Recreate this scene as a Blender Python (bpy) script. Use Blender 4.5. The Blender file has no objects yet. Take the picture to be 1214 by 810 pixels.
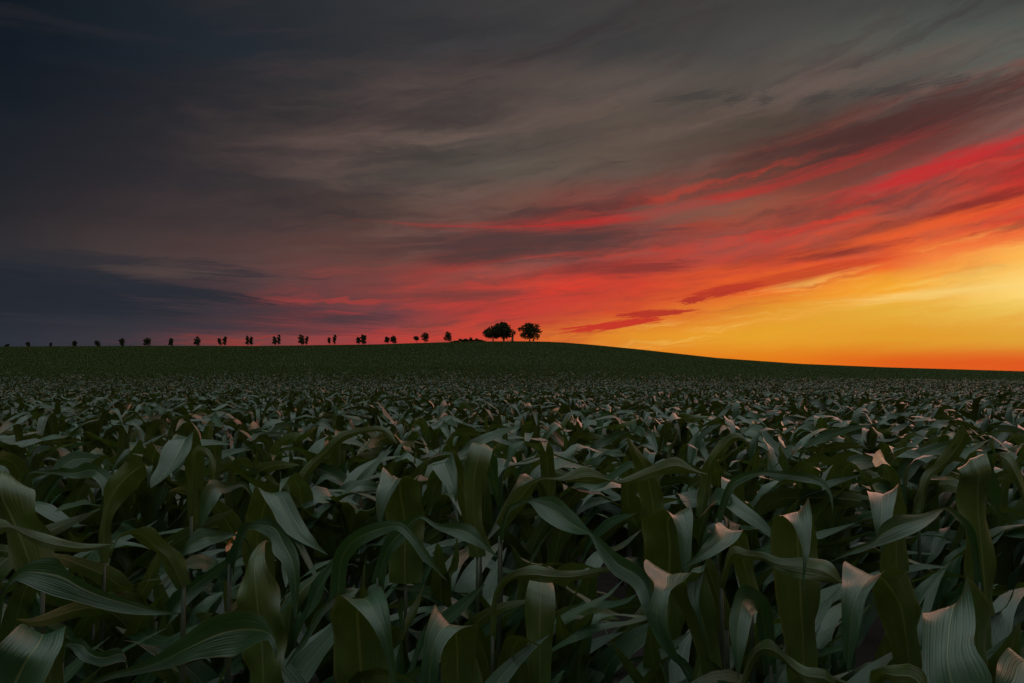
import bpy, math, random
import numpy as np

rng = np.random.default_rng(11)
random.seed(5)
PI = math.pi
R = math.radians
SC = bpy.context.scene
COL = SC.collection

# ------------------------------------------------------------------ camera maths
F = 809.0                 # focal length in photograph pixels (24 mm on 36 mm)
CX, CY = 607.0, 405.0
PITCH = math.atan(35.0 / F)
CP, SP = math.cos(PITCH), math.sin(PITCH)
ZC = 1.27                 # eye height above the soil
CAN = 0.95                # crop height
CANH = 0.5                # height of the lower crop on the hill


def ray(px, py):
    a = (px - CX) / F
    b = (CY - py) / F
    return np.array([a, CP - b * SP, SP + b * CP])


def at(px, py, Y):
    d = ray(px, py)
    return np.array([0, 0, ZC]) + d * (Y / d[1])


# ------------------------------------------------------------------ terrain
def smooth(t):
    t = np.clip(t, 0, 1)
    return t * t * (3 - 2 * t)


CREST = np.array([(-900, 416), (-300, 413), (0, 411), (100, 410.4), (200, 410), (300, 410.3), (400, 409),
                  (450, 408.3), (500, 406.6), (560, 405), (600, 404.6), (640, 404.8), (670, 406.2),
                  (700, 408.6), (760, 414.5), (850, 424.5), (950, 431.5), (1050, 435.5), (1214, 440.3),
                  (1500, 442.5), (2200, 444)], float)
UU = np.linspace(-1.9, 1.9, 153)
_py = np.interp(CX + F * UU, CREST[:, 0], CREST[:, 1])
_b = (CY - _py) / F
RATIO = (SP + _b * CP) / (CP - _b * SP)
AMP = RATIO * 292 + ZC - CAN + 0.62


def base(Y):
    return np.interp(Y, [-4000, -6, 2.5, 6, 13, 25, 40, 60, 120, 400, 900, 6000],
                     [0.6, 0.02, 0, -0.09, -0.28, -0.47, -0.6, -0.68, -0.7, -0.8, -12, -60])


def swell(Y):
    up = 0.5 - 0.5 * np.cos(PI * np.clip((Y - 42) / 262, 0, 1))
    up = 0.75 * up + 0.25 * np.clip((Y - 42) / 262, 0, 1) ** 1.5
    dn = 1 - 1.15 * smooth((Y - 304) / 420)
    return np.where(Y < 304, up, dn)


def knoll(x, y):
    k = smooth((x + 34) / 8) * smooth((22 - x) / 8) * smooth((y - 283.5) / 5) * smooth((312 - y) / 9)
    return k


def ground(x, y, bare=False):
    x = np.asarray(x, float)
    y = np.asarray(y, float)
    a = np.interp(x / np.maximum(y, 45), UU, AMP)
    und = 0.05 * np.sin(x * .11 + y * .05) * np.clip((y - 20) / 40, 0, 1)
    return base(y) + a * swell(y) + und + (0 if bare else .42 * knoll(x, y))


_Y = np.linspace(60, 420, 300)
for _ in range(7):
    got = np.array([np.max((ground(u * _Y, _Y, True) + CANH - ZC) / _Y) for u in UU])
    AMP = AMP + (RATIO - got) * 285


# ------------------------------------------------------------------ object helpers
def tag(o, label=None, cat=None, group=None, kind=None):
    if label: o['label'] = label
    if cat: o['category'] = cat
    if group: o['group'] = group
    if kind: o['kind'] = kind
    return o


def empty(name, loc):
    o = bpy.data.objects.new(name, None)
    o.empty_display_size = 0.1
    COL.objects.link(o)
    o.location = [float(v) for v in loc]
    return o


def mesh_obj(name, V, Fc, mat, parent=None, uv=None, smooth_shade=True):
    """V (n,3) array, Fc list/array of quads or mixed faces; uv per vertex. Vertices are relative to the parent."""
    me = bpy.data.meshes.new(name)
    V = np.asarray(V, np.float32)
    if isinstance(Fc, np.ndarray) and Fc.ndim == 2:
        k = Fc.shape[1]
        n = len(Fc)
        me.vertices.add(len(V))
        me.vertices.foreach_set('co', V.ravel())
        me.loops.add(n * k)
        me.loops.foreach_set('vertex_index', Fc.astype(np.int32).ravel())
        me.polygons.add(n)
        me.polygons.foreach_set('loop_start', np.arange(0, n * k, k, dtype=np.int32))
        me.polygons.foreach_set('loop_total', np.full(n, k, np.int32))
        if smooth_shade:
            me.polygons.foreach_set('use_smooth', np.ones(n, bool))
        li = Fc.ravel()
    else:
        me.from_pydata([tuple(v) for v in V], [], [tuple(int(i) for i in f) for f in Fc])
        if smooth_shade:
            me.polygons.foreach_set('use_smooth', np.ones(len(me.polygons), bool))
        li = np.array([i for f in Fc for i in f])
    if uv is not None:
        l = me.uv_layers.new(name='UVMap')
        l.data.foreach_set('uv', np.asarray(uv, np.float32)[li].ravel())
    me.update(calc_edges=True)
    me.materials.append(mat)
    o = bpy.data.objects.new(name, me)
    COL.objects.link(o)
    if parent is not None:
        o.parent = parent
    return o


def tube(pts, radii, sides=8, cap=True):
    pts = np.asarray(pts, float)
    V, Fc = [], []
    n = len(pts)
    for i in range(n):
        t = pts[min(i + 1, n - 1)] - pts[max(i - 1, 0)]
        t = t / (np.linalg.norm(t) + 1e-9)
        a = np.cross(t, [0.31, 0.95, 0.05]); a /= np.linalg.norm(a) + 1e-9
        b = np.cross(t, a)
        for k in range(sides):
            q = 2 * PI * k / sides
            V.append(pts[i] + radii[i] * (math.cos(q) * a + math.sin(q) * b))
    for i in range(n - 1):
        for k in range(sides):
            k2 = (k + 1) % sides
            Fc.append((i * sides + k, i * sides + k2, (i + 1) * sides + k2, (i + 1) * sides + k))
    if cap:
        Fc.append(tuple(range(sides))[::-1])
        Fc.append(tuple((n - 1) * sides + k for k in range(sides)))
    return V, Fc


def box(x0, x1, y0, y1, z0, z1, tx=0.0, ty=0.0):
    V = [(x0, y0, z0), (x1, y0, z0), (x1, y1, z0), (x0, y1, z0),
         (x0 + tx, y0 + ty, z1), (x1 - tx, y0 + ty, z1), (x1 - tx, y1 - ty, z1), (x0 + tx, y1 - ty, z1)]
    Fc = [(3, 2, 1, 0), (4, 5, 6, 7), (0, 1, 5, 4), (1, 2, 6, 5), (2, 3, 7, 6), (3, 0, 4, 7)]
    return V, Fc


def join(*parts):
    V, Fc = [], []
    for v, f in parts:
        o = len(V)
        V += [tuple(p) for p in v]
        Fc += [tuple(i + o for i in q) for q in f]
    return V, Fc


# ------------------------------------------------------------------ node helpers
class NT:
    def __init__(s, tree):
        s.t = tree; s.n = tree.nodes; s.l = tree.links

    def new(s, kind, **kw):
        n = s.n.new(kind)
        for k, v in kw.items():
            setattr(n, k, v)
        return n

    def put(s, sock, v):
        if isinstance(v, bpy.types.NodeSocket):
            s.l.new(v, sock)
        elif v is not None:
            sock.default_value = v

    def m(s, op, a, b=None, c=None, clamp=False):
        n = s.new('ShaderNodeMath', operation=op, use_clamp=clamp)
        s.put(n.inputs[0], a)
        if b is not None: s.put(n.inputs[1], b)
        if c is not None: s.put(n.inputs[2], c)
        return n.outputs[0]

    def mix(s, f, a, b, blend='MIX'):
        n = s.new('ShaderNodeMix', data_type='RGBA', blend_type=blend)
        s.put(n.inputs[0], f)
        s.put(n.inputs[6], a)
        s.put(n.inputs[7], b)
        return n.outputs[2]

    def rng(s, v, a, b, c=0.0, d=1.0, interp='SMOOTHSTEP'):
        n = s.new('ShaderNodeMapRange', interpolation_type=interp, clamp=True)
        s.put(n.inputs[0], v)
        for i, q in enumerate((a, b, c, d)):
            s.put(n.inputs[1 + i], q)
        return n.outputs[0]

    def noise(s, vec, scale, detail=4, rough=.55, dist=0.0):
        n = s.new('ShaderNodeTexNoise')
        if vec is not None: s.l.new(vec, n.inputs['Vector'])
        n.inputs['Scale'].default_value = scale
        n.inputs['Detail'].default_value = detail
        n.inputs['Roughness'].default_value = rough
        n.inputs['Distortion'].default_value = dist
        return n.outputs['Fac']

    def xyz(s, x, y, z=0.0):
        n = s.new('ShaderNodeCombineXYZ')
        s.put(n.inputs[0], x); s.put(n.inputs[1], y); s.put(n.inputs[2], z)
        return n.outputs[0]


def newmat(name):
    m = bpy.data.materials.new(name)
    m.use_nodes = True
    t = NT(m.node_tree)
    t.n.clear()
    out = t.new('ShaderNodeOutputMaterial')
    return m, t, out


def c4(r, g, b):
    return (r, g, b, 1.0)


def leaf_material(name, top, under, rough=.42, veins=True, transl=.22, spec=.5, coat=0.0):
    m, t, out = newmat(name)
    geo = t.new('ShaderNodeNewGeometry')
    uvn = t.new('ShaderNodeUVMap')
    sep = t.new('ShaderNodeSeparateXYZ')
    t.l.new(uvn.outputs[0], sep.inputs[0])
    u, v = sep.outputs[0], sep.outputs[1]
    rnd = geo.outputs['Random Per Island']
    col = t.mix(geo.outputs['Backfacing'], c4(*top), c4(*under))
    # plant to plant variation and mottling
    tc = t.new('ShaderNodeTexCoord')
    mott = t.noise(tc.outputs['Object'], 9, 4, .6)
    vary = t.m('ADD', t.m('MULTIPLY', rnd, .7), t.m('MULTIPLY', mott, .9))
    hsv = t.new('ShaderNodeHueSaturation')
    t.l.new(col, hsv.inputs['Color'])
    t.put(hsv.inputs['Value'], t.m('ADD', vary, .2))
    t.put(hsv.inputs['Hue'], t.m('ADD', t.m('MULTIPLY', rnd, .03), .485))
    t.put(hsv.inputs['Saturation'], .95)
    col = hsv.outputs[0]
    bump = None
    if veins:
        off = t.m('ABSOLUTE', t.m('SUBTRACT', u, .5))
        rib = t.rng(off, .012, .035, 1, 0)
        col = t.mix(t.m('MULTIPLY', rib, .55), col, c4(.13, .17, .07))
        w1 = t.m('SINE', t.m('MULTIPLY', u, 2 * PI * 17))
        w2 = t.m('SINE', t.m('MULTIPLY', u, 2 * PI * 43))
        st = t.noise(t.xyz(t.m('MULTIPLY', u, 26), t.m('MULTIPLY', v, 1.2), rnd), 1.0, 3, .6)
        stripes = t.m('ADD', t.m('MULTIPLY', w1, .05), t.m('MULTIPLY', st, .95))
        col = t.mix(t.rng(stripes, .25, .75, .0, .35, 'LINEAR'), col, t.mix(1.0, col, c4(.55, .6, .5), 'MULTIPLY'))
        # withered, straw coloured tips and margins on some leaves
        tip = t.m('MULTIPLY', t.rng(v, .82, 1.0), t.rng(rnd, .7, 1.0))
        edge = t.m('MULTIPLY', t.rng(off, .44, .5), t.rng(t.noise(tc.outputs['Object'], 7, 3), .42, .65))
        dry = t.m('MAXIMUM', t.m('MULTIPLY', tip, .6), t.m('MULTIPLY', edge, .25))
        col = t.mix(dry, col, c4(.2, .14, .075))
        hgt = t.m('ADD', t.m('ADD', t.m('MULTIPLY', w1, .13), t.m('MULTIPLY', w2, .08)),
                  t.m('ADD', t.m('MULTIPLY', st, 1.7), t.m('MULTIPLY', rib, -1.6)))
        b = t.new('ShaderNodeBump')
        b.inputs['Strength'].default_value = .55
        b.inputs['Distance'].default_value = .0022
        t.l.new(hgt, b.inputs['Height'])
        bump = b.outputs[0]
    p = t.new('ShaderNodeBsdfPrincipled')
    t.l.new(col, p.inputs['Base Color'])
    p.inputs['Roughness'].default_value = rough
    p.inputs['Specular IOR Level'].default_value = spec
    p.inputs['Coat Weight'].default_value = coat
    p.inputs['Coat Roughness'].default_value = .22
    if bump is not None: t.l.new(bump, p.inputs['Normal'])
    tr = t.new('ShaderNodeBsdfTranslucent')
    t.l.new(t.mix(1.0, col, c4(1.5, 1.45, .45), 'MULTIPLY'), tr.inputs['Color'])
    mx = t.new('ShaderNodeMixShader')
    mx.inputs[0].default_value = transl
    t.l.new(p.outputs[0], mx.inputs[1]); t.l.new(tr.outputs[0], mx.inputs[2])
    t.l.new(mx.outputs[0], out.inputs[0])
    return m


def plain_material(name, colA, colB, scale, rough=.8, bump=.3):
    m, t, out = newmat(name)
    tc = t.new('ShaderNodeTexCoord')
    n = t.noise(tc.outputs['Object'], scale, 6, .6)
    p = t.new('ShaderNodeBsdfPrincipled')
    t.l.new(t.mix(t.rng(n, .3, .7), c4(*colA), c4(*colB)), p.inputs['Base Color'])
    p.inputs['Roughness'].default_value = rough
    if bump:
        b = t.new('ShaderNodeBump')
        b.inputs['Strength'].default_value = bump
        b.inputs['Distance'].default_value = .02
        t.l.new(t.noise(tc.outputs['Object'], scale * 3, 6, .65), b.inputs['Height'])
        t.l.new(b.outputs[0], p.inputs['Normal'])
    t.l.new(p.outputs[0], out.inputs[0])
    return m


M_LEAF = leaf_material('maize leaf', (.020, .062, .022), (.040, .070, .010), rough=.36, transl=.18, spec=.6, coat=.22)
M_FIELD = leaf_material('maize field', (.019, .050, .019), (.032, .054, .009), veins=False, rough=.38, transl=.16, spec=.45, coat=.12)
M_FLECK = plain_material('orange fleck', (.42, .13, .04), (.6, .26, .1), 60, .6, .2)
M_HILL = leaf_material('hillside crop', (.038, .068, .028), (.038, .064, .025), veins=False, rough=.85, transl=.2, spec=.08)
M_STRAW = plain_material('dry maize straw', (.12, .085, .05), (.22, .16, .1), 40, .8, .2)
M_STALK = plain_material('maize stalk', (.012, .022, .007), (.022, .032, .012), 14, .6, .1)
M_SOIL = plain_material('soil', (.012, .0095, .0075), (.030, .022, .017), 3.5, .95, 1.0)
_t = NT(M_SOIL.node_tree)
_p = next(n for n in _t.n if n.type == 'BSDF_PRINCIPLED')
_c = _p.inputs['Base Color'].links[0].from_socket
_tc = _t.new('ShaderNodeTexCoord')
_s = _t.new('ShaderNodeSeparateXYZ')
_t.l.new(_tc.outputs['Object'], _s.inputs[0])
_w = _t.m('MULTIPLY', _t.rng(_s.outputs[1], 45, 90), _t.rng(_t.noise(_tc.outputs['Object'], .8, 5), .25, .5))
_t.l.new(_t.mix(_w, _c, c4(.036, .058, .022)), _p.inputs['Base Color'])
M_CROWN = leaf_material('tree leaves', (.022, .03, .013), (.024, .032, .013), veins=False, rough=.85, transl=.15, spec=.1)
M_BARK = plain_material('bark', (.03, .023, .017), (.06, .048, .036), 5, .95, .6)
M_STONE = plain_material('weathered stone', (.045, .04, .037), (.08, .072, .066), 3, .85, .3)
M_IRON = plain_material('dark iron', (.03, .03, .032), (.05, .045, .04), 6, .6, .1)
M_WOOD = plain_material('grey timber', (.1, .08, .06), (.17, .14, .11), 7, .8, .2)

# ------------------------------------------------------------------ ground sheet
def spread(n, lo, hi, k):
    t = np.linspace(-1, 1, n)
    s = np.sinh(k * t) / math.sinh(k)
    return np.where(s < 0, -s * lo, s * hi)


gx = spread(301, -3500, 3500, 6.5)
gy = np.concatenate([-np.geomspace(600, 1, 18), np.linspace(-.8, 8, 45), np.geomspace(8.3, 276, 140), np.linspace(277.5, 320, 30), np.geomspace(324, 700, 30), np.geomspace(750, 5200, 14)])
XX, YY = np.meshgrid(gx, gy)
ZZ = ground(XX, YY)
near = np.clip(1 - np.hypot(XX, YY - 3) / 14, 0, 1)
ZZ = ZZ + near * .018 * (np.sin(XX * 9.1 + YY * 3) * np.sin(YY * 8.3 - XX * 2.2))
Vg = np.stack([XX, YY, ZZ], -1).reshape(-1, 3)
nx, ny = len(gx), len(gy)
ii, jj = np.meshgrid(np.arange(nx - 1), np.arange(ny - 1))
q = (jj * nx + ii).ravel()
Fg = np.stack([q, q + 1, q + nx + 1, q + nx], -1)
tag(mesh_obj('ground', Vg, Fg, M_SOIL), kind='structure')


# ------------------------------------------------------------------ maize leaves
def leaf_batch(P, ns, nt, ripple=True):
    """P: dict of (L,) arrays. Returns V (L,ns+1,nt+1,3) with the leaf root at its stated place; uv (ns+1,nt+1,2)."""
    L = len(P['len'])
    s = np.linspace(0, 1, ns + 1)[None, :]
    g = lambda k: P[k][:, None]
    th = g('th0') + g('bend') * s ** 1.4 + g('fold') / (1 + np.exp(-(s - g('s0')) / g('sg')))
    th = th + g('wav') * np.sin(7.5 * s + g('ph')) * s
    th = np.clip(th, R(-25), R(170))
    ps = g('az') + g('swing') * s ** 1.5
    T = np.stack([np.sin(th) * np.cos(ps), np.sin(th) * np.sin(ps), np.cos(th)], -1)
    Tm = (T[:, 1:] + T[:, :-1]) * .5
    mid = np.concatenate([np.zeros((L, 1, 3)), np.cumsum(Tm, 1)], 1) * (g('len')[..., None] / ns)
    B = np.stack([-np.sin(ps), np.cos(ps), np.zeros_like(ps)], -1)
    N = np.cross(T, B)
    tw = g('tw') * s ** 1.3 + g('tw2') * np.sin(s * g('twf') + g('ph'))
    ct, st = np.cos(tw)[..., None], np.sin(tw)[..., None]
    B, N = B * ct + N * st, N * ct - B * st
    w = g('wid') * .5 * (.5 + .5 * smooth(s / .28)) * np.clip(1 - s ** 2.1, 0, 1) ** .9 + .001
    t = np.linspace(-1, 1, nt + 1)[None, None, :, None]
    ve = (g('vee') * (1 - .8 * s))[:, :, None, None]
    wv = w[:, :, None, None]
    lift = np.abs(t) * wv * ve
    if ripple:
        side = np.where(t < 0, 0.0, 1.9)
        lift = lift + g('rip')[..., None, None] * np.abs(t) ** 1.6 * wv * np.sin(
            (2 * PI * g('rf') * s + g('ph'))[:, :, None, None] + side) * np.sin(PI * s)[:, :, None, None]
    V = mid[:, :, None, :] + t * wv * B[:, :, None, :] - lift * N[:, :, None, :] * -1
    uvx = np.broadcast_to(np.linspace(0, 1, nt + 1)[None, :], (ns + 1, nt + 1))
    uvy = np.broadcast_to(np.linspace(0, 1, ns + 1)[:, None], (ns + 1, nt + 1))
    return V + P['root'][:, None, None, :], np.stack([uvx, uvy], -1)


def grid_faces(ns, nt):
    i, j = np.meshgrid(np.arange(ns), np.arange(nt), indexing='ij')
    q = (i * (nt + 1) + j).ravel()
    return np.stack([q, q + nt + 1, q + nt + 2, q + 1], -1)


WIND = R(-58)   # leaves lean to the right and towards the viewer


def plant_params(x, y, n, H, wscale=1.0, lscale=1.0, fold=1.0):
    """Leaf parameters of len(x) plants with n leaves each; H plant heights."""
    K = len(x)
    i = np.tile(np.arange(n), K)
    k = np.repeat(np.arange(K), n)
    L = K * n
    f = i / max(n - 1, 1)
    plane = np.repeat(rng.uniform(0, 2 * PI, K), n)
    az = plane + (i % 2) * PI + rng.normal(0, .45, L)
    d = (WIND - az + PI) % (2 * PI) - PI
    az = az + d * rng.uniform(.1, .6, L)
    d = (WIND - az + PI) % (2 * PI) - PI
    P = {
        'len': rng.uniform(.52, .84, L) * (0.75 + .25 * np.sin(PI * np.clip(f * .8 + .15, 0, 1))) * lscale,
        'wid': rng.uniform(.08, .12, L) * (.75 + .25 * np.sin(PI * np.clip(f + .1, 0, 1))) * wscale,
        'th0': R(1) * (27 - 19 * f + rng.normal(0, 6, L)),
        'bend': R(1) * rng.uniform(5, 50, L) * (.55 + .3 * f),
        'fold': R(1) * rng.uniform(45, 125, L) * np.clip(.12 + 1.25 * f, 0, 1) * np.repeat(np.broadcast_to(fold, (K,)), n),
        's0': rng.uniform(.3, .62, L), 'sg': rng.uniform(.02, .085, L), 'wav': R(1) * rng.normal(0, 30, L),
        'az': az, 'swing': d * rng.uniform(0, .55, L),
        'tw': R(1) * rng.normal(0, 68, L), 'tw2': R(1) * rng.normal(0, 20, L), 'twf': rng.uniform(3, 8, L),
        'vee': rng.uniform(.15, .5, L), 'rip': rng.uniform(.1, .5, L), 'rf': rng.uniform(1.6, 4.2, L),
        'ph': rng.uniform(0, 6.28, L),
    }
    Hk = H[k]
    z = (.08 + .5 * f) * Hk
    P['root'] = np.stack([x[k] + .012 * np.cos(az), y[k] + .012 * np.sin(az), z], -1)
    # vertical fit: the crop has a level top
    return P, k


def fit_height(V, k, n, H):
    """V (L,ns+1,nt+1,3) heights above the soil: scale each plant so that its highest leaf reaches H."""
    top = V[..., 2].reshape(len(H), -1).max(1)
    sc = (H / top)[k]
    V[..., 2] *= sc[:, None, None]
    return V


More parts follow.
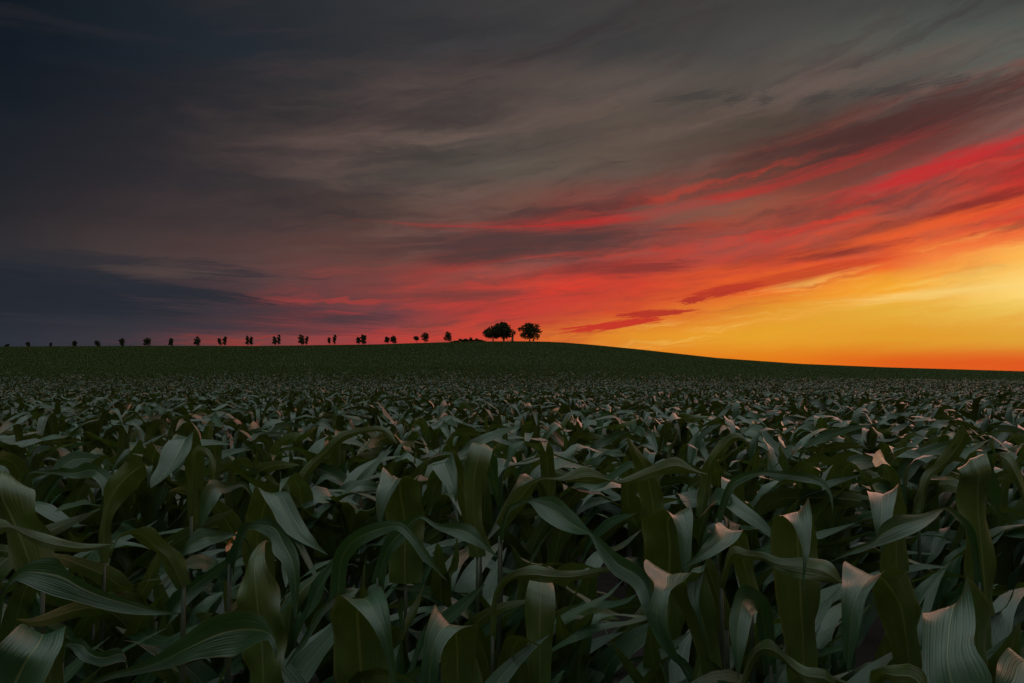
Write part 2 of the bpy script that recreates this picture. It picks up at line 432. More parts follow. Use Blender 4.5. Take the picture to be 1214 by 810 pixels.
# ------------------------------------------------------------------ traced foreground leaves
# every leaf: label of its plant, stations from root to tip: (x, y, x, y, distance) of both margins
HERO = [
 ("maize plant whose big pale leaf hangs like a sheet before a darker one",
  [(1130,860,1168,860,1.50),(1122,785,1173,762,1.48),(1112,738,1170,716,1.46),(1098,724,1152,690,1.40),(1094,745,1157,734,1.32),(1095,785,1156,766,1.27),(1100,830,1172,815,1.24),(1125,900,1150,900,1.22)]),
 ("maize plant with one leaf arched like an open hoop, tip hanging straight",
  [(1070,810,1092,810,1.50),(1047,745,1090,748,1.48),(1030,692,1085,705,1.46),(1001,673,1067,670,1.40),(998,690,1047,681,1.34),(997,722,1031,702,1.31),(1000,765,1019,742,1.30),(1003,788,1011,778,1.30),(1006,798,1007,798,1.30)]),
 ("maize plant with the tallest broad olive leaf, wavy edged, tip folded over",
  [(935,810,968,810,1.46),(929,765,968,752,1.46),(922,714,969,716,1.45),(914,670,973,660,1.45),(915,640,970,645,1.44),(919,614,965,626,1.43),(924,606,959,591,1.39),(932,616,962,608,1.34),(940,625,963,623,1.32),(950,648,960,653,1.30),(952,665,957,665,1.29),(951,699,952,699,1.29)]),
 ("maize plant with an upright leaf rolled over at its rounded top",
  [(775,770,805,770,1.76),(765,690,817,690,1.75),(763,645,819,640,1.73),(763,618,813,600,1.70),(785,603,819,611,1.64),(800,625,821,632,1.60),(806,655,819,660,1.58),(812,692,814,692,1.57)]),
 ("maize plant whose long leaf twists twice on its way to the dark gap",
  [(590,640,594,648,1.95),(600,604,603,610,1.92),(612,595,615,601,1.90),(628,592,627,596,1.86),(660,590,640,612,1.80),(677,605,662,627,1.74),(691,620,683,633,1.68),(702,631,699,635,1.62),(709,635,709,651,1.57),(717,645,718,668,1.52),(731,656,727,683,1.48),(752,667,745,693,1.45),(766,679,756,705,1.42),(773,702,763,722,1.40),(771,737,769,738,1.39)]),
 ("maize plant with a leaf folded at a pink crest and draped down long",
  [(845,840,862,840,1.50),(815,740,850,740,1.50),(790,695,840,690,1.48),(764,666,826,673,1.43),(772,682,812,690,1.37),(776,696,797,697,1.34),(770,715,792,715,1.32),(766,729,793,745,1.31),(775,752,803,776,1.31),(790,775,811,790,1.31),(818,800,819,801,1.31)]),
 ("maize plant with a ribbed green leaf bent over like a sickle",
  [(410,860,465,860,1.40),(398,800,464,795,1.38),(393,745,461,740,1.36),(394,718,458,714,1.34),(402,709,450,691,1.29),(417,715,458,709,1.24),(433,732,463,735,1.21),(447,751,465,757,1.20),(457,778,468,785,1.20),(463,810,470,812,1.20),(468,842,470,842,1.20)]),
 ("maize plant with a narrow curled leaf dropping lower left from a pink bend",
  [(436,790,448,790,1.46),(430,730,440,726,1.45),(425,700,432,694,1.43),(414,697,418,708,1.40),(402,702,398,717,1.38),(388,712,386,727,1.36),(374,727,376,742,1.35),(364,747,362,765,1.34),(338,790,339,792,1.34)]),
 ("maize plant with a short broad leaf creased at a slanting salmon edge",
  [(530,870,563,870,1.26),(523,800,563,792,1.25),(520,758,565,757,1.24),(516,719,565,745,1.20),(509,735,546,745,1.16),(504,752,527,766,1.14),(500,785,520,792,1.13),(499,815,517,817,1.13),(505,865,508,865,1.13)]),
 ("maize plant with a long spoon-shaped leaf sweeping right and curling down",
  [(60,835,60,845,1.02),(117,803,125,807,1.01),(160,789,170,799,1.00),(187,776,200,793,1.00),(217,755,230,782,.99),(250,731,250,782,.98),(283,723,280,777,.98),(308,732,300,765,.96),(322,746,316,759,.94),(330,763,324,772,.93),(328,780,327,780,.93)]),
 ("maize plant with a smooth leaf swelling like a wave, then thinning out",
  [(-14,800,-4,800,1.16),(-4,735,1,736,1.15),(2,704,5,706,1.13),(13,684,15,690,1.12),(33,667,30,691,1.11),(66,662,62,707,1.10),(89,680,92,716,1.09),(122,700,130,724,1.09),(158,715,168,729,1.08),(182,722,196,729,1.08),(214,727,214,728,1.08)]),
 ("maize plant in the lower left corner with a leaf folded flat",
  [(56,880,82,880,1.00),(48,800,74,800,1.00),(38,757,79,757,1.00),(31,738,78,745,.97),(15,756,74,762,.93),(0,766,63,780,.91),(-20,785,54,803,.90),(-35,820,42,836,.90),(-8,885,10,885,.90)]),
 ("maize plant with a small crumpled purplish leaf low between two larger ones",
  [(70,800,76,800,1.22),(74,772,78,774,1.22),(78,761,79,767,1.21),(94,757,91,776,1.19),(105,767,102,786,1.18),(121,772,120,790,1.17),(143,770,146,785,1.16),(153,798,154,799,1.16)]),
 ("maize plant with a thin bluish leaf lying almost flat above the wave-shaped leaf",
  [(-45,680,-35,690,1.52),(-25,615,-22,640,1.50),(0,616,0,634,1.48),(15,623,15,628,1.46),(38,628,33,640,1.44),(66,637,58,651,1.43),(97,644,87,655,1.42),(115,645,110,653,1.41),(134,645,134,646,1.41)]),
 ("maize plant with a wide dark olive leaf leaning in from the left edge",
  [(40,700,62,690,1.62),(5,645,58,634,1.62),(-15,602,49,606,1.62),(-22,577,38,579,1.62),(-12,563,18,566,1.66),(4,563,8,565,1.72),(20,585,22,586,1.8)]),
 ("maize plant with a broad bluish leaf slanting down from a high pointed corner",
  [(248,650,226,650,2.50),(244,580,222,578,2.48),(241,535,219,540,2.43),(233,511,212,518,2.34),(225,530,193,535,2.24),(214,552,184,553,2.20),(196,568,178,568,2.18),(180,578,179,579,2.17)]),
 ("maize plant with an upright olive blade whose narrow tip curls over in a small hook",
  [(118,665,130,668,1.90),(120,610,133,622,1.90),(127,575,148,592,1.90),(142,552,168,574,1.88),(156,545,177,562,1.85),(168,547,181,553,1.82),(174,557,180,558,1.80),(174,578,175,578,1.80)]),
 ("maize plant with a leaf arching to the left of the orange-brown curl",
  [(228,690,208,700,1.52),(216,660,190,662,1.51),(198,642,172,650,1.50),(180,627,158,634,1.48),(160,628,147,633,1.46),(141,634,136,642,1.44),(133,650,131,660,1.43),(130,677,129,677,1.43)]),
 ("maize plant with a forked looking pale leaf and a withered-looking orange-brown curl",
  [(300,660,306,664,1.68),(290,636,292,642,1.66),(278,632,280,636,1.64),(260,630,265,641,1.61),(240,626,250,646,1.58),(228,633,235,653,1.57),(220,644,223,657,1.56),(213,660,212,661,1.56)]),
 ("maize plant with a striped silvery leaf pouring down to a sharp tip",
  [(330,720,300,720,1.70),(326,650,288,655,1.68),(332,605,292,610,1.65),(338,580,304,580,1.57),(351,602,320,602,1.50),(366,628,333,625,1.46),(377,645,357,643,1.44),(389,658,388,658,1.43)]),
 ("maize plant with a ribbed bluish leaf bowing down under the striped silvery leaf",
  [(268,665,276,692,1.60),(284,624,287,641,1.57),(301,618,300,627,1.52),(323,613,318,640,1.47),(341,635,325,656,1.45),(352,656,335,668,1.44),(356,682,342,692,1.43),(352,735,350,735,1.43)]),
 ("maize plant with a pink cornered leaf folded square across a wide olive blade",
  [(462,690,500,690,2.02),(458,625,503,615,2.00),(455,590,499,590,1.98),(454,556,494,564,1.94),(449,575,478,570,1.86),(446,595,463,588,1.83),(447,613,455,609,1.82),(450,627,451,627,1.82)]),
 ("maize plant with a leaf hanging as a narrow silver triangle beside a thin pink edge",
  [(582,650,558,650,2.32),(566,600,545,602,2.31),(553,560,530,562,2.28),(539,537,510,549,2.20),(541,560,523,570,2.13),(542,580,535,583,2.10),(541,598,541,598,2.10)]),
 ("maize plant with a square topped leaf right of the hanging silver triangle",
  [(556,660,576,660,2.12),(552,605,571,600,2.12),(549,562,577,562,2.12),(554,541,583,541,2.12),(560,530,585,532,2.15),(566,538,589,543,2.24),(590,600,592,600,2.36)]),
 ("maize plant with two leaves crossing, one a thin arch that falls to a needle tip",
  [(388,735,410,740,1.42),(393,675,411,676,1.41),(400,650,420,657,1.39),(420,630,430,646,1.37),(453,618,455,634,1.34),(477,620,470,629,1.31),(494,637,484,641,1.29),(508,655,500,663,1.28),(522,679,513,673,1.28),(530,688,529,688,1.28)]),
 ("maize plant with a smooth leaf running right like a blade from behind the thin arch",
  [(440,690,455,700,1.72),(454,645,462,662,1.71),(470,623,480,641,1.70),(497,611,496,615,1.67),(520,621,517,627,1.63),(555,621,540,637,1.60),(571,637,568,649,1.58),(591,661,590,661,1.57)]),
 ("maize plant with a very long leaf snaking sideways in two humps",
  [(588,620,600,628,2.22),(608,584,626,594,2.18),(638,567,641,571,2.14),(664,566,676,571,2.12),(689,553,705,574,2.11),(711,559,714,573,2.10),(722,568,723,571,2.09),(738,568,743,575,2.08),(773,552,778,565,2.06),(799,541,800,562,2.04),(815,550,818,562,2.03),(826,558,829,562,2.02),(839,562,839,563,2.02)]),
 ("maize plant with a dark spear-like leaf standing up behind the long snaking leaf",
  [(786,660,764,660,2.50),(788,605,760,605,2.48),(782,572,755,572,2.45),(775,552,751,550,2.42),(759,536,746,533,2.40),(744,518,743,518,2.39)]),
 ("maize plant with a short cupped leaf catching salmon light along its bent shoulder",
  [(880,710,902,710,1.66),(868,662,891,662,1.65),(853,618,884,628,1.60),(846,630,872,642,1.54),(835,645,851,656,1.51),(825,657,831,666,1.50),(808,674,808,675,1.50)]),
 ("maize plant with a thin leaf ending in a hair-like hanging tip",
  [(872,740,852,748,1.62),(855,690,836,700,1.59),(841,662,825,672,1.51),(832,690,815,694,1.46),(829,710,817,711,1.44),(830,726,825,728,1.43),(839,768,838,768,1.43)]),
 ("maize plant with a hanging lance-shaped leaf under a pale pink flap",
  [(922,800,905,800,1.50),(916,740,899,752,1.49),(911,710,897,730,1.46),(878,693,896,726,1.40),(868,720,893,732,1.36),(866,747,886,757,1.34),(870,780,880,782,1.33),(875,806,876,806,1.33)]),
 ("maize plant with a grey spindle-shaped leaf stretched left across its neighbours",
  [(1166,700,1156,700,1.72),(1161,655,1152,656,1.70),(1153,625,1146,631,1.67),(1138,609,1133,615,1.64),(1123,601,1121,605,1.61),(1093,609,1108,616,1.57),(1062,611,1085,631,1.54),(1045,621,1060,643,1.52),(1039,638,1035,650,1.51),(1020,647,1015,656,1.50),(1000,657,1000,660,1.50),(984,666,984,667,1.50)]),
 ("maize plant with a large dark leaf standing upright behind the grey spindle-shaped leaf",
  [(1150,730,1182,730,1.78),(1144,645,1176,645,1.77),(1136,605,1173,595,1.77),(1139,575,1170,572,1.76),(1141,563,1172,540,1.76),(1150,568,1180,550,1.88),(1182,610,1186,610,2.00)]),
 ("maize plant by the right edge with a bluish leaf curving down over its neighbour",
  [(1150,630,1166,630,1.96),(1160,575,1172,582,1.94),(1172,546,1178,556,1.90),(1181,538,1184,542,1.86),(1198,537,1192,554,1.82),(1208,555,1205,576,1.80),(1215,578,1212,593,1.79),(1221,612,1220,612,1.78)]),
 ("maize plant with a flat dark blue leaf hanging like a square cloth",
  [(1045,690,1076,690,1.82),(1040,625,1075,625,1.81),(1030,592,1070,592,1.79),(1027,580,1066,578,1.75),(1031,600,1061,596,1.68),(1036,616,1057,618,1.65),(1040,637,1050,632,1.64),(1045,657,1046,657,1.64)]),
 ("maize plant with a twisted pale blue leaf crossing in front of the tallest olive leaf",
  [(852,690,858,702,1.52),(866,650,870,664,1.48),(886,652,890,664,1.45),(904,655,906,667,1.42),(930,662,925,677,1.38),(965,661,945,686,1.35),(986,668,970,689,1.33),(999,691,998,692,1.32)]),
 ("maize plant with a small arched leaf at the bottom edge under the open hoop leaf",
  [(1032,860,1046,870,1.10),(1031,803,1040,817,1.09),(1038,792,1046,801,1.07),(1065,788,1062,813,1.04),(1083,788,1085,816,1.02),(1098,801,1095,836,1.01),(1111,862,1110,862,1.01)]),
 ("maize plant in the lower right corner with a pointed grey-green leaf shoulder",
  [(1230,890,1262,890,1.12),(1216,815,1252,815,1.11),(1196,770,1240,784,1.08),(1185,790,1235,810,1.03),(1175,815,1226,842,1.01),(1182,885,1190,885,1.01)]),
 ("maize plant with a drooping dull leaf low under the tallest olive leaf",
  [(876,830,880,840,1.36),(886,780,890,795,1.35),(902,761,904,777,1.33),(917,760,925,781,1.31),(937,779,940,798,1.30),(955,791,955,809,1.29),(978,793,974,813,1.28),(991,813,990,813,1.28)]),
 ("maize plant with a rolled purplish leaf held level above two olive upright leaves",
  [(580,760,588,760,1.66),(584,710,590,712,1.65),(598,683,606,688,1.63),(628,671,632,689,1.60),(652,674,655,691,1.58),(680,677,685,688,1.56),(714,673,718,678,1.54),(726,674,726,675,1.54)]),
 ("maize plant with a plain wide olive leaf upright below the striped silvery one",
  [(298,840,336,840,1.42),(288,755,337,755,1.42),(284,705,330,702,1.42),(290,676,318,670,1.43),(303,652,314,652,1.46),(314,640,317,641,1.50),(330,650,331,651,1.54)]),
 ("maize plant with a straight olive leaf standing under the rolled purplish leaf",
  [(627,840,651,840,1.62),(625,765,655,765,1.62),(622,722,658,722,1.63),(626,697,657,697,1.66),(634,683,654,685,1.70),(646,680,655,684,1.76),(662,700,663,702,1.8)]),
 ("maize plant with a low bluish leaf bridging rightward, its pointed end hooked down",
  [(24,612,30,618,2.36),(29,563,32,566,2.32),(60,558,60,562,2.28),(84,556,85,567,2.24),(103,548,104,567,2.20),(120,554,110,566,2.17),(133,567,118,575,2.15),(122,588,121,588,2.14)]),
 ("maize plant with a slim pinkish leaf bowed like a handle beside the high pointed corner",
  [(222,610,232,612,2.26),(225,552,236,554,2.24),(231,531,240,538,2.22),(240,530,243,539,2.19),(250,535,246,543,2.17),(256,553,250,556,2.16),(253,575,252,575,2.16)]),
 ("maize plant with a pale leaf running level, then hanging down on its left side",
  [(304,640,310,645,1.96),(300,590,302,600,1.94),(290,571,288,577,1.92),(270,572,271,584,1.88),(255,568,262,586,1.85),(245,574,256,597,1.83),(238,592,249,607,1.82),(237,622,241,623,1.82)]),
 ("maize plant with a tall slender arch of leaf standing clear above the left middle",
  [(338,612,350,616,2.92),(354,562,368,565,2.92),(378,537,392,537,2.90),(402,514,412,521,2.87),(430,507,434,513,2.84),(448,505,450,512,2.82),(462,510,458,516,2.81),(471,526,470,526,2.80)]),
 ("maize plant with an upward slanting leaf folded at its very tip near the right edge",
  [(1085,610,1093,612,2.62),(1092,568,1102,570,2.62),(1107,549,1119,557,2.62),(1121,532,1136,541,2.60),(1134,512,1147,528,2.58),(1143,509,1151,516,2.55),(1153,522,1155,523,2.53)]),
 ("maize plant with a leaf climbing steeply and bending over right of the dark spear",
  [(824,612,836,612,2.72),(829,572,844,572,2.72),(834,551,847,551,2.70),(850,527,859,538,2.68),(866,514,870,525,2.66),(880,516,882,523,2.63),(891,532,891,533,2.62)]),
 ("maize plant with a flat-topped leaf that ends in a long drooping needle",
  [(846,620,854,624,2.14),(862,575,868,584,2.12),(882,560,884,571,2.10),(904,557,904,564,2.08),(930,559,930,568,2.06),(958,561,955,572,2.04),(976,569,970,575,2.03),(985,582,981,583,2.02),(988,600,986,601,2.01),(986,614,986,614,2.01)]),
]


def catmull(P, n):
    """Resample control rows P (K,m) to n+1 rows, even along the summed chord length."""
    P = np.asarray(P, float)
    K = len(P)
    Q = np.vstack([2 * P[0] - P[1], P, 2 * P[-1] - P[-2]])
    out = []
    for i in range(K - 1):
        p0, p1, p2, p3 = Q[i:i + 4]
        for t in np.linspace(0, 1, 24, endpoint=False):
            out.append(.5 * (2 * p1 + (p2 - p0) * t + (2 * p0 - 5 * p1 + 4 * p2 - p3) * t * t + (3 * p1 - p0 - 3 * p2 + p3) * t ** 3))
    out.append(P[-1])
    out = np.array(out)
    mid = (out[:, :3] + out[:, 3:6]) / 2
    d = np.concatenate([[0], np.cumsum(np.linalg.norm(np.diff(mid, axis=0), axis=1))])
    s = np.linspace(0, d[-1], n + 1)
    return np.stack([np.interp(s, d, out[:, k]) for k in range(out.shape[1])], -1)


UNDER = ('leaning in', 'olive blade whose', 'square topped', 'large dark leaf', 'plain wide olive', 'straight olive leaf')


def hero_leaf(st, ns=40, nt=10, under=False):
    C = np.array([np.concatenate([at(x1, y1, d), at(x2, y2, d)]) for x1, y1, x2, y2, d in st])
    E = catmull(C, ns)
    e1, e2 = E[:, :3], E[:, 3:]
    mid = (e1 + e2) / 2
    T = np.gradient(mid, axis=0); T /= np.linalg.norm(T, axis=1, keepdims=True) + 1e-9
    Bv = e2 - e1
    w = np.linalg.norm(Bv, axis=1)
    N = np.cross(T, Bv); N /= np.linalg.norm(N, axis=1, keepdims=True) + 1e-9
    top = np.argmax(mid[:, 2])
    flip = N[top, 2] < 0
    if under:
        q = ns // 3
        flip = float(np.dot(N[q], mid[q] - np.array([0, 0, ZC]))) < 0
    if flip:
        e1, e2, N = e2, e1, -N
    t = np.linspace(-1, 1, nt + 1)[None, :, None]
    s = np.linspace(0, 1, ns + 1)[:, None, None]
    Bv = (e2 - e1)[:, None, :]
    ww = w[:, None, None]
    ph = rng.uniform(0, 6.28); fr = rng.uniform(2.2, 4.5)
    und = .035 * w.max() * np.sin(2 * PI * rng.uniform(1.5, 3) * s + ph) * np.sin(PI * s)
    camber = -(1 - np.abs(t) ** 1.4) * ww * .17 + und
    rip = (.19 if under else .11) * ww * np.abs(t) ** 2 * np.sin(2 * PI * fr * s + ph + np.where(t < 0, 0, 2.1))
    groove = -.012 * ww * np.exp(-(t / .09) ** 2)
    fine = .014 * ww * np.sin(9 * t + 7 * s + ph) * np.sin(23 * s)
    V = mid[:, None, :] + t * .5 * Bv + (camber + rip + groove + fine) * N[:, None, :]
    uvx = np.broadcast_to(np.linspace(0, 1, nt + 1)[None, :], (ns + 1, nt + 1))
    uvy = np.broadcast_to(np.linspace(0, 1, ns + 1)[:, None], (ns + 1, nt + 1))
    return V.reshape(-1, 3), grid_faces(ns, nt), np.stack([uvx, uvy], -1).reshape(-1, 2), mid[0]


def stalk_shape(h, r=.013, lean=(0, 0)):
    n = 7
    pts, rad = [], []
    for i in range(n):
        f = i / (n - 1)
        pts.append((lean[0] * f * f, lean[1] * f * f, f * h - .03 * (i == 0)))
        rad.append(r * (1.1 - .8 * f))
    return tube(pts, rad, 8)


def own_leaves(x, y, n, H, seglen=14, segw=6, fold=1.0):
    """leaves of single plants, returned per plant as list of (V, F, uv) relative to the plant's foot."""
    x = np.asarray(x, float); y = np.asarray(y, float); H = np.asarray(H, float)
    P, k = plant_params(np.zeros_like(x), np.zeros_like(y), n, H, fold=fold)
    V, uv = leaf_batch(P, seglen, segw)
    V = fit_height(V, k, n, H)
    Fc = grid_faces(seglen, segw)
    return [[(V[i].reshape(-1, 3), Fc, uv.reshape(-1, 2)) for i in range(p * n, p * n + n)] for p in range(len(x))]


hero_feet = []
n_ind = 0
for label, st in HERO:
    V, Fc, uv, root = hero_leaf(st, under=any(q in label for q in UNDER))
    gz = float(ground(root[0], root[1]))
    foot = np.array([root[0], root[1], gz])
    hero_feet.append(foot[:2])
    e = empty('maize_plant', foot)
    tag(e, label, 'maize plant', 'maize plants at the near edge of the field')
    hgt = max(root[2] - gz + .02, .12)
    sv, sf = stalk_shape(hgt)
    mesh_obj('stalk', sv, sf, M_STALK, e)
    mesh_obj('leaf', V - foot, Fc, M_LEAF, e, uv)
    H = np.array([min(.66, root[2] - gz + .12) if root[1] < 1.3 else .70])
    if 'orange-brown curl' in label and 'withered' in label:
        pc = at(278, 642, 1.66)
        hook = [(0, 0, .016), (.008, -.004, .006), (.004, -.012, -.004), (-.008, -.008, -.012), (-.014, .002, -.006), (-.008, .006, .004)]
        cv = []
        for q, h_ in enumerate(hook):
            for t_ in (-1, 0, 1):
                cv.append(np.array(h_) * 1.15 + np.array([.004 * t_, .006 * t_, .009 * t_ * (1 - abs(q - 2.5) / 4)]) + pc - foot)
        cf = np.array([(q * 3 + c, q * 3 + c + 1, q * 3 + c + 4, q * 3 + c + 3) for q in range(5) for c in range(2)])
        mesh_obj('orange_curl', np.array(cv), cf, M_FLECK, e)  # small curl added to carry a bright orange fleck
    for lv, lf, luv in own_leaves([0], [0], 6, H, 16, 6, .22)[0]:
        mesh_obj('leaf', lv, lf, M_LEAF, e, luv)
    n_ind += 1
hero_feet = np.array(hero_feet)

# ------------------------------------------------------------------ the rest of the crop
ROW = R(17)                      # rows run across the view
row_u = np.array([math.cos(ROW), math.sin(ROW)])
row_v = np.array([-math.sin(ROW), math.cos(ROW)])


def row_points(y0, y1, step, gap, umax=.86, jit=.04):
    ext = y1 * 1.4
    a = np.arange(-ext, ext, step)
    b = np.arange(-ext * .8, ext * 1.3, gap)
    A, B = np.meshgrid(a, b)
    A = A + rng.uniform(-.35, .35, A.shape) * step
    B = B + rng.normal(0, jit, B.shape)
    X = A * row_u[0] + B * row_v[0]
    Y = A * row_u[1] + B * row_v[1]
    k = (Y > y0) & (Y < y1) & (np.abs(X) < umax * Y + .5) & (knoll(X, Y) < .12)
    return X[k], Y[k]


# near plants as things
X, Y = row_points(1.0, 9.5, .19, .56)
dh = np.sqrt(((np.stack([X, Y], -1)[:, None, :] - hero_feet[None]) ** 2).sum(-1)).min(1)
k = (dh > .13)
# a small bare spot between the rows
k &= ~((np.abs(X - .42) < .17) & (np.abs(Y - 2.9) < 1.1) & (Y < 3.9))
X, Y = X[k], Y[k]
o = np.argsort(np.hypot(X, Y))
X, Y = X[o], Y[o]
n_left = 300 - n_ind
XI, YI = X[:n_left], Y[:n_left]
R_IND = float(np.hypot(XI[-1], YI[-1]))
HI = np.where(YI < 1.7, .58, np.where(YI < 2.5, .74, .95)) * rng.normal(1, .055, len(XI))
N_FULL = 95
LB = own_leaves(XI, YI, 9, HI, 13, 6, np.where(YI < 2.3, .3, np.where(YI < 4, .8, 1.0)))
for i in range(len(XI)):
    gz = float(ground(XI[i], YI[i]))
    e = empty('maize_plant', (XI[i], YI[i], gz))
    sv, sf = stalk_shape(HI[i] * .66, .012)
    mesh_obj('stalk', sv, sf, M_STALK, e)
    if i < N_FULL:
        tag(e, 'dark green maize plant in the thicket behind the first bent leaves', 'maize plant', 'maize plants behind the first bent leaves')
        for lv, lf, luv in LB[i]:
            mesh_obj('leaf', lv, lf, M_LEAF, e, luv)
    else:
        tag(e, 'smaller looking maize plant in the choppy leaf canopy between thicket and smooth field', 'maize plant', 'maize plants further into the field')
        n = len(LB[i][0][0])
        mesh_obj('foliage', np.concatenate([l[0] for l in LB[i]]),
                 np.concatenate([l[1] + q * n for q, l in enumerate(LB[i])]), M_LEAF, e,
                 np.concatenate([l[2] for l in LB[i]]))

# everything beyond: one mass
MV, MF, MU = [], [], []
off = 0


def mass(x, y, n, seg, wid, H, ws=1.0, ls=1.0, f0=0.0):
    global off
    H = np.full(len(x), H) * rng.normal(1, .07, len(x))
    P, k = plant_params(x, y, n, H, ws, ls)
    V, uv = leaf_batch(P, seg, wid, ripple=seg > 4)
    V = fit_height(V, k, n, H)
    V[..., 2] += ground(x, y)[k][:, None, None]
    L = len(V)
    m = (seg + 1) * (wid + 1)
    Fc = grid_faces(seg, wid)[None] + (np.arange(L) * m)[:, None, None] + off
    MV.append(V.reshape(-1, 3).astype(np.float32)); MF.append(Fc.reshape(-1, 4).astype(np.int32))
    MU.append(np.broadcast_to(uv.reshape(1, -1, 2), (L, m, 2)).reshape(-1, 2).astype(np.float32))
    off += L * m


X, Y = row_points(3, 26, .21, .62, .9)
k = np.hypot(X, Y) > R_IND
mass(X[k], Y[k], 8, 8, 2, CAN, .9)
X, Y = row_points(26, 60, .34, .64, .88, .1)
k = rng.uniform(0, 1, len(X)) < np.clip((100 - Y) / 55, 0, 1)
mass(X[k], Y[k], 6, 5, 2, CAN, .85)
X, Y = row_points(60, 100, .5, .8, .86, .1)
k = rng.uniform(0, 1, len(X)) < np.clip((100 - Y) / 55, 0, 1) ** 1.4
mass(X[k], Y[k], 5, 4, 1, CAN * .92)
# unseen crop behind and beside the viewer, added to shade the low front leaves
X, Y = np.meshgrid(np.arange(-7, 7, .24), np.arange(-6, 2.2, .4))
X = (X + rng.uniform(-.09, .09, X.shape)).ravel(); Y = (Y + rng.uniform(-.07, .07, Y.shape)).ravel()
k = (np.abs(X) > .86 * Y + .62) & (np.hypot(X, Y) > .75)
mass(X[k], Y[k], 8, 7, 2, CAN * 1.04)
tag(mesh_obj('maize_field', np.concatenate(MV), np.concatenate(MF), M_FIELD, None, np.concatenate(MU)), kind='stuff')
MV, MF, MU = [], [], []
off = 0
# the hillside carries a lower, finer crop
TRACK = lambda X, Y: (np.abs((Y + .32 * X + 6 * np.sin(X * .012)) % 34 - 12) > .45)     # wheel tracks left by the sprayer
X, Y = row_points(46, 120, .42, .5, .84, .06)
k = (rng.uniform(0, 1, len(X)) < np.clip((Y - 46) / 25, 0, 1)) & TRACK(X, Y)
mass(X[k], Y[k], 6, 3, 1, CANH, .8, .62)
X, Y = row_points(120, 210, .5, .6, .8, .08)
k = TRACK(X, Y)
mass(X[k], Y[k], 5, 2, 1, CANH, 1.0, .7)
X, Y = row_points(210, 335, .62, .72, .78, .12)
k = TRACK(X, Y)
mass(X[k], Y[k], 4, 2, 1, CANH, 1.2, .8)
tag(mesh_obj('hillside_crop', np.concatenate(MV), np.concatenate(MF), M_HILL, None, np.concatenate(MU)), kind='stuff')
del MV, MF, MU

# fallen dry leaves on the soil of the bare spot
for q, (px, Yf, az, ln, lab) in enumerate([(735, 2.55, 2.7, .36, 'limp pale maize leaf lying on the soil of the dark gap'),
                                           (700, 2.9, .4, .3, 'thin withered maize leaf on the soil at the far side of the dark gap')]):
    p = {k: np.array([v]) for k, v in dict(len=ln, wid=.06, th0=R(82), bend=R(8), fold=R(4), wav=.1, s0=.5, sg=.08, az=az, swing=.5, tw=.4, tw2=.2,
                                          twf=5., vee=.2, rip=.3, rf=2.5, ph=1.).items()}
    p['root'] = np.zeros((1, 3))
    V, uv = leaf_batch(p, 16, 6)
    x = (px - CX) / F * Yf
    V = V.reshape(-1, 3); V[:, 2] -= V[:, 2].min() - .012
    ob = mesh_obj('fallen_leaf', V, grid_faces(16, 6), M_LEAF, None, uv.reshape(-1, 2))
    ob.location = (x, Yf, float(ground(x, Yf)))
    tag(ob, lab, 'leaf')


for q in range(14):
    x = .42 + rng.normal(0, .2); Yf = rng.uniform(1.9, 3.6)
    p = {k: np.array([v]) for k, v in dict(len=rng.uniform(.06, .17), wid=rng.uniform(.012, .03), th0=R(84), bend=R(6), fold=R(4), wav=.2, s0=.5, sg=.08, az=rng.uniform(0, 6.28), swing=rng.normal(0, .8), tw=rng.normal(0, .5), tw2=.3,
                                          twf=5., vee=.3, rip=.4, rf=2., ph=rng.uniform(0, 6)).items()}
    p['root'] = np.zeros((1, 3))
    V, uv = leaf_batch(p, 9, 3)
    V = V.reshape(-1, 3); V[:, 2] -= V[:, 2].min() - .008
    ob = mesh_obj('leaf_scrap', V, grid_faces(9, 3), M_STRAW, None, uv.reshape(-1, 2))
    ob.location = (x, Yf, float(ground(x, Yf)) + .012)
    tag(ob, 'small dry scrap of maize leaf on the soil in the dark gap', 'leaf scrap', 'dry leaf scraps on the soil')

# ------------------------------------------------------------------ trees on the crest
rng = np.random.default_rng(2024)      # the trees keep their own seed


def scatter_leaves(centres, radii, n, size, flat=.75):
    """n small leaf sprays on the shells and through the volumes of the given clumps."""
    centres = np.asarray(centres); radii = np.asarray(radii)
    w = radii ** 2; w /= w.sum()
    c = rng.choice(len(centres), n, p=w)
    d = rng.normal(size=(n, 3)); d /= np.linalg.norm(d, axis=1, keepdims=True)
    r = radii[c] * rng.uniform(.25, 1.06, n) ** .5
    p = centres[c] + d * r[:, None] * np.array([1, 1, flat])
    a = rng.normal(size=(n, 3)); a /= np.linalg.norm(a, axis=1, keepdims=True)
    b = np.cross(a, rng.normal(size=(n, 3))); b /= np.linalg.norm(b, axis=1, keepdims=True)
    sz = size * rng.uniform(.55, 1.3, n)[:, None]
    V = np.stack([p - a * sz, p - b * sz * .55, p + a * sz, p + b * sz * .55], 1).reshape(-1, 3)
    Fc = np.arange(n * 4).reshape(-1, 4)
    uv = np.tile(np.array([[.5, 0], [0, .5], [.5, 1], [1, .5]]), (n, 1))
    return V, Fc, uv


